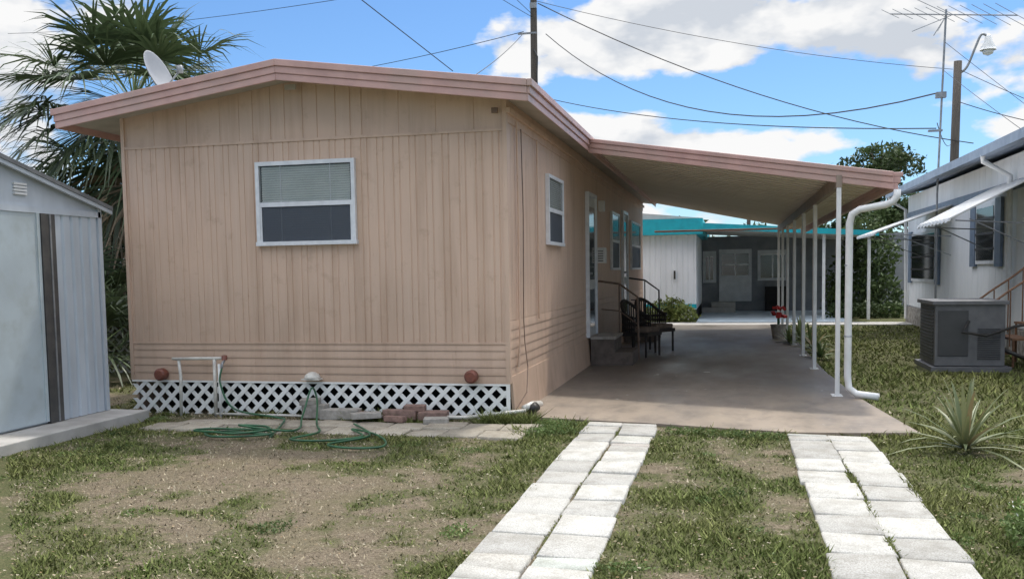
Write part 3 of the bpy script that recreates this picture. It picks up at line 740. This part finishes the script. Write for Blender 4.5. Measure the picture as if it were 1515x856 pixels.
# antenna
b=M(); am=(4.32,21.6)
b.tube([(am[0],am[1],0),(am[0],am[1],3.0),(am[0]+.12,am[1],6.85)],.022,mGalv,8)
A=Vector((am[0]+.12,am[1],6.72))
b.tube([A+Vector((-1.1,0,.12)),A+Vector((1.35,-.1,-.12))],.014,mGalv,6)
for i in range(11):
    t=i/10; p=A+Vector((-1.1+2.45*t,-.1*t,.12-.24*t)); l=.28+.5*t
    b.tube([p+Vector((-l*.75,-l*.8,.16*l)),p+Vector((l*.75,l*.8,-.16*l))],.006,mGalv,5)
for s in (-1,1): b.tube([A+Vector((.1,0,0)),A+Vector((-.7,.2*s,.42*s+.1))],.008,mGalv,5); b.tube([A+Vector((0,0,.0)),A+Vector((-.2,.2*s,-.35))],.008,mGalv,5)
b.box(am[0]-.06,am[0]+.14,am[1]-.08,am[1]+.05,5.02,5.14,mGalv); b.box(am[0]-.2,am[0]+.08,am[1]-.06,am[1]+.03,4.32,4.36,mGalv)
b.make('tv_antenna')
# outdoor AC
ac=empty('air_conditioner_unit'); b=M()
b.box(2.86,3.78,14.3,15.35,.06,.96,mAC); b.box(2.82,3.82,14.26,15.4,.93,.985,mAC); b.box(2.8,3.86,14.22,15.45,-.05,.05,mAC)
for i in range(16): b.box(2.845,2.858,14.38,15.27,.14+i*.048,.165+i*.048,mACd)
for i in range(15): b.box(3.42,3.72,14.285,14.298,.16+i*.03,.175+i*.03,mACd)
b.box(2.9,3.3,14.288,14.299,.2,.85,mACd); b.make('casing',ac,bevel=.008)
b=M(); b.tube([(3.3,14.26,.7),(3.2,14.2,.55),(3.5,14.15,.5),(3.9,14.3,.62),(4.58,14.6,.7)],.02,mBlack); b.tube([(3.75,14.4,.3),(4.1,14.4,.15),(4.55,14.6,.3)],.03,mBlack); b.make('lines',ac,smooth=True)
b=M()
for i in range(3):
    x=3.72+i*.26; z=.22+i*.2
    b.box(x,x+.27,14.7,15.6,z-.03,z,mRust); b.tube([(x+.02,14.72,0),(x+.02,14.72,z)],.018,mRust); b.tube([(x+.02,15.55,0),(x+.02,15.55,z)],.018,mRust)
for y in (14.72,15.58):
    b.tube(spline([(3.74,y,.1),(3.72,y,.85),(3.82,y,1.02),(4.2,y,1.3),(4.56,y,1.6)],5),.016,mRust,7)
    for i in range(3): b.tube([(3.95+i*.2,y,.3+.16*i),(3.95+i*.2,y,1.1+.15*i)],.01,mRust,6)
b.make('metal_stairs')
# ------------------------------------------------------------ poles & wires
b=M(); b.tube([(-7.2,35,-.2),(-7.15,35,13.5)],.16,mWood,12,.12)
b.obox((-7.4,34.9,10.4),(.7,.06,.06),mGalv); b.obox((-7.15,34.9,11.4),(.25,.12,.2),mGalv); b.obox((-7.15,34.9,12.8),(2.4,.1,.12),mWood)
b.tube([(-7.15,34.85,9.8),(-7.0,34.8,9.5),(-7.1,34.85,7)],.03,mBlack,6)
b.make('utility_pole')
b=M(); b.tube([(8.5,40,-.2),(8.68,40,9.4)],.19,mWood,12,.15)
b.tube(spline([(8.68,40,8.9),(9.0,40,9.15),(9.3,40,9.9),(9.5,40,10.35),(9.7,40,10.3)],5),.045,mGalv,8)
b.lathe((9.75,40,9.75),[(.30,0),(.28,.1),(.16,.3),(.12,.5),(.06,.6),(.0,.62)],mWhite,16)
b.lathe((9.75,40,9.55),[(.05,0),(.18,.06),(.22,.2)],mAlu,16)
b.make('street_lamp',None,smooth=True)
b=M(); b.tube([(.7,36,-.1),(.7,36,5.6)],.07,mWood,8); b.make('utility_post')
b=M()
def wire(p0,p1,sag,r=.012,n=18):
    p0=Vector(p0);p1=Vector(p1)
    b.tube([p0.lerp(p1,i/n)+Vector((0,0,-4*sag*(i/n)*(1-i/n))) for i in range(n+1)],r,mWire,5)
wire((-7.0,35,11.5),(9.29,40,6.21),.75,.02)
wire((-6.7,35,10.35),(4.3,21.6,5.13),1.5,.016)
wire((-7.1,35,8.1),(4.28,21.6,4.39),.35,.013)
wire((-7.1,35,11.6),(8.5,40,9.1),.35,.011)
wire((8.7,40,7.85),(14,39,6.2),.2,.016); wire((8.7,40,9.1),(13,34,5.2),.1,.012)
wire((8.5,40,6.3),(4.3,21.6,4.5),.3,.010)
wire((-5.92,20,5.91),(-10.0,4.0,9.6),.02,.010,6)
wire((-7.55,35,10.45),(-5.6,15,4.1),.3,.012); wire((-7.2,35,11.0),(-8.2,18,9.6),.1,.010)
wire((-7.2,35,11.1),(-6.6,16,9.5),.1,.010)
wire((-7.55,35,10.5),(-32,50,12.6),.5,.014); wire((-7.2,35,12.9),(-45,52,17.2),.5,.014)
wire((4.4,21.6,6.2),(6.9,20.5,3.6),.02,.005,6); wire((4.4,21.6,5.6),(4.6,16,3.4),.02,.005,6)
b.make('overhead_wires')
# ------------------------------------------------------------ background
b=M(); b.box(-34,-17.5,30,38,0,3.6,mWhSid); b.ext([(-34.5,3.6),(-17,3.6),(-17,3.75),(-25,4.6),(-34.5,3.75)],1,29.5,38.5,MAT('pale_metal_roof',(.6,.58,.52),(.5,.48,.43),4,.5)); b.make('distant_house')
b=M(); b.box(12,26,46,54,0,2.8,mWhSid); b.ext([(11.5,2.8),(26.5,2.8),(19,4.2)],1,45.5,54.5,mRoofTop); b.make('distant_house')
tree('oak_tree',6.7,46,7.2,2.9,3.9,5600,.12,GC,4,.14,22)
tree('oak_tree',7.9,44,4.8,2.4,3.7,6000,.12,GC,6,.16,16)
tree('oak_tree',5.6,47,4.8,2.2,3.8,5600,.12,GC,9,.16,14)
leafcloud('broadleaf_shrub',[(3.9,31,1.0,.9,.8,1.0),(4.3,31,1.9,.85,.8,.9),(3.7,30.6,.5,.8,.7,.6),(4.5,30,.6,.6,.6,.6),(4.1,31,2.5,.6,.6,.6)],5200,.085,((.035,.055,.02),(.085,.12,.04)),None,11)
cl=[]
r=random.Random(5)
for i in range(70):
    x=-60+i*1.9; h=r.uniform(2.6,4.6); 
    for k in range(3): cl.append((x+r.uniform(-1,1),62+r.uniform(-3,3),h*r.uniform(.2,.9),2.0,1.5,1.5))
leafcloud('distant_treeline',cl,22000,.3,GC,None,12)
leafcloud('flower_bed_plants',[(-1.9,26.9,.25,.45,.3,.35),(-1.3,26.8,.2,.4,.3,.3),(-1.55,27.0,.4,.3,.25,.3)],1500,.06,((.09,.12,.03),(.22,.25,.08)),None,13)
leafcloud('low_hedge',[(3.2+i*.7,28.5+.2*(i%3),.2,.4,.3,.25) for i in range(3)],1500,.06,GC,None,14)
def spiky(name,x,y,n,L,w,seed,cols,el0=.15,el1=1.45):
    r=random.Random(seed); V=[];Fq=[];C=[]
    for i in range(n):
        az=i*2.4+r.uniform(-.3,.3); el=el0+(el1-el0)*(i/n)+r.uniform(-.1,.1); l=L*r.uniform(.75,1.1)
        d=Vector((math.cos(az)*math.cos(el),math.sin(az)*math.cos(el),math.sin(el))); sd=Vector((-math.sin(az),math.cos(az),0))
        t=r.random(); c=[cols[0][k]*(1-t)+cols[1][k]*t for k in range(3)]; o=len(V)
        if r.random()<.12: c=(.28,.22,.12)
        for s,ww in ((0,.8),(.3,1),(.6,.75),(.85,.4),(1,.03)):
            p=Vector((x,y,.02))+d*(l*s)+Vector((0,0,-.28*l*s**2.2)); 
            V+=[p-sd*w*ww+Vector((0,0,.3*w*ww)),p,p+sd*w*ww+Vector((0,0,.3*w*ww))]; C+=[c]*3
        for k in range(4):
            a=o+3*k; Fq+=[(a,a+1,a+4,a+3),(a+1,a+2,a+5,a+4)]
    return npmesh(name,[tuple(v) for v in V],Fq,np.array(C),mPalm)
spiky('pineapple_plant',1.85,8.05,46,.76,.02,3,((.12,.15,.065),(.25,.26,.13)))
for i,(x,y,s) in enumerate(((1.45,17.2,.55),(1.5,18.4,.6),(1.4,19.6,.5),(1.5,21,.6),(1.45,15.9,.45),(1.15,19.0,.5))):
    spiky('bromeliad',x,y,22,s,.03,20+i,((.08,.12,.04),(.2,.24,.1)))
b=M()
for i in range(10): b.obox((1.0+random.uniform(-.12,.12),20.2+random.uniform(-.1,.1),.55+random.uniform(-.08,.12)),(.09,.09,.05),mRed,rz=i,rx=.5*i)
b.tube([(1.0,20.2,.3),(1.0,20.2,.5)],.03,mHose,6)
b.lathe((1.0,20.2,.012),[(.12,0),(.16,.28),(.17,.3)],mBlock,14); b.make('flower_pot')
leafcloud('flowering_shrub',[(1.62,5.35,.08,.2,.22,.10),(1.75,5.6,.1,.22,.2,.12),(1.8,5.1,.08,.25,.25,.10)],3600,.016,((.09,.14,.035),(.18,.25,.08)),None,15)
leafcloud('flower_blossoms',[(1.66,5.5,.14,.22,.25,.08)],40,.011,((.75,.75,.7),(.85,.85,.8)),None,16)
cl=[]
r=random.Random(9)
for i in range(80):
    x=r.uniform(-6.0,2.6); y=r.uniform(4.2,8.9)
    if veg(np.array([x]),np.array([y]))[0]<.48 or inside(np.array([x]),np.array([y]))[0]: continue
    cl.append((x,y,.0,r.uniform(.05,.16),r.uniform(.05,.16),.018))
cl+=[(-4.9+i*.12,8.05+.03*(i%3),.01,.1,.05,.03) for i in range(6)]+[(-1.75+.08*(i%4),8.3+i*.07,.02,.1,.08,.05) for i in range(10)]
cl+=[(x,8.62-.03*i,.02,.09,.07,.04) for i,x in enumerate(np.linspace(-.5,.4,8))]
leafcloud('lawn_weeds',cl,10000,.011,((.08,.13,.033),(.16,.21,.075)),None,17)
n=3400; rr=np.random.default_rng(31); x=rr.uniform(-6,3,n); y=3.9+5*rr.random(n)**1.3; k=~inside(x,y); x=x[k];y=y[k];n=len(x)
a=rr.random(n)*6.28; s=.004+.008*rr.random(n); z=.016+gz(x,y)+.015*rr.random(n)
P=np.stack([np.stack([x+s*np.cos(a+q_),y+s*.6*np.sin(a+q_),z+.004*rr.random(n)],1) for q_ in (0,1.57,3.14,4.71)],1).reshape(-1,3)
t=rr.random((n,1)); C=np.array([.26,.17,.09])*(1-t)+np.array([.48,.43,.33])*t
npmesh('leaf_litter',P,np.arange(4*n).reshape(-1,4),np.repeat(C,4,0),mBlade)
# ------------------------------------------------------------ world & sun
el=math.radians(62); az=math.radians(20)
sd=Vector((math.sin(az)*math.cos(el),math.cos(az)*math.cos(el),math.sin(el)))
W=bpy.data.worlds.new("World"); S.world=W; W.use_nodes=True; t=W.node_tree; bg=t.nodes['Background']; bg.inputs[1].default_value=.15
sky=N(t,'ShaderNodeTexSky'); sky.sky_type='NISHITA'; sky.sun_disc=False; sky.sun_elevation=el; sky.sun_rotation=az
sky.dust_density=.4; sky.ozone_density=2.5
tc=N(t,'ShaderNodeTexCoord')
def mth(op,a,b=None):
    n=N(t,'ShaderNodeMath',operation=op)
    for i,v in enumerate((a,b)):
        if v is None: continue
        if isinstance(v,(int,float)): n.inputs[i].default_value=v
        else: t.links.new(v,n.inputs[i])
    return n.outputs[0]
def wn(off,scale,detail,rough):
    mp=N(t,'ShaderNodeMapping'); mp.inputs['Scale'].default_value=(1,1,2.0); mp.inputs['Location'].default_value=off
    t.links.new(tc.outputs['Generated'],mp.inputs[0]); n=N(t,'ShaderNodeTexNoise'); n.inputs['Scale'].default_value=scale; n.inputs['Detail'].default_value=detail; n.inputs['Roughness'].default_value=rough
    t.links.new(mp.outputs[0],n.inputs['Vector']); return n.outputs['Fac']
sp=N(t,'ShaderNodeSeparateXYZ'); t.links.new(tc.outputs['Generated'],sp.inputs[0])
o=(.35,.2,.1)
cov=wn(o,6.5,8,.52)
up=wn((o[0],o[1],o[2]+.045),6.5,5,.5)
tot=cov
for cx,cz,rx,rzz,amp in ((-.13,.235,.22,.035,.15),(.19,.185,.15,.045,.13),(-.0,.125,.13,.020,.13),(-.64,.26,.09,.07,.14),(-.45,.25,.15,.09,-.18),(-.04,.180,.16,.020,-.14),(-.62,.12,.25,.05,.09),(.14,.28,.12,.03,-.12),(-.2,.150,.07,.022,.06),(.06,.205,.04,.03,-.08)):
    dx=mth('DIVIDE',mth('SUBTRACT',sp.outputs[0],cx),rx); dz=mth('DIVIDE',mth('SUBTRACT',sp.outputs[2],cz),rzz)
    d2=mth('ADD',mth('MULTIPLY',dx,dx),mth('MULTIPLY',dz,dz))
    tot=mth('ADD',tot,mth('MULTIPLY',mth('POWER',2.71828,mth('MULTIPLY',d2,-1.0)),amp))
upc=mth('MULTIPLY',sp.outputs[2],.10)
mask=ramp(t,mth('ADD',tot,mth('SUBTRACT',upc,.02)),.515,.572)
ccol=ramp(t,mth('ADD',mth('SUBTRACT',cov,up),.5),.42,.54,(4.2,4.5,4.95,1),(6.4,6.4,6.4,1))
mr=N(t,'ShaderNodeMapRange'); mr.interpolation_type='SMOOTHSTEP'; mr.inputs[1].default_value=.33; mr.inputs[2].default_value=.8; mr.inputs[3].default_value=1; mr.inputs[4].default_value=3.6  # extra cloud brightness added high overhead to raise ambient light on shaded surfaces
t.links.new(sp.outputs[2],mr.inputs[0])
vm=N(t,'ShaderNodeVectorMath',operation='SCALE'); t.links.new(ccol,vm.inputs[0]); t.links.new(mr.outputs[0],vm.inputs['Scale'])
skyc=mix(t,1.0,sky.outputs[0],(.60,.80,1.0),'MULTIPLY')
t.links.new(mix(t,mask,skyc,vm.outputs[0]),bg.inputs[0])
sl_=bpy.data.lights.new('sun','SUN'); sl_.energy=2.9; sl_.angle=math.radians(3); sl_.color=(1,.95,.87)
so=bpy.data.objects.new('sun',sl_); S.collection.objects.link(so); so.rotation_euler=sd.to_track_quat('Z','Y').to_euler()
# ------------------------------------------------------------ camera
yaw,pitch,roll=.2299,.0704,-.016
Fv=Vector((-math.sin(yaw)*math.cos(pitch),math.cos(yaw)*math.cos(pitch),-math.sin(pitch)))
R0=Vector((math.cos(yaw),math.sin(yaw),0)); U0=R0.cross(Fv)
R2=R0*math.cos(roll)+U0*math.sin(roll); U2=-R0*math.sin(roll)+U0*math.cos(roll)
cam=bpy.data.cameras.new('camera'); co=bpy.data.objects.new('camera',cam); S.collection.objects.link(co)
mt=Matrix((( R2.x,U2.x,-Fv.x,0),(R2.y,U2.y,-Fv.y,0),(R2.z,U2.z,-Fv.z,1.5),(0,0,0,1))); co.matrix_world=mt
cam.sensor_width=36; cam.lens=1377.6/1515*36; cam.shift_y=(498.77-428)/1515; cam.clip_end=3000
S.camera=co
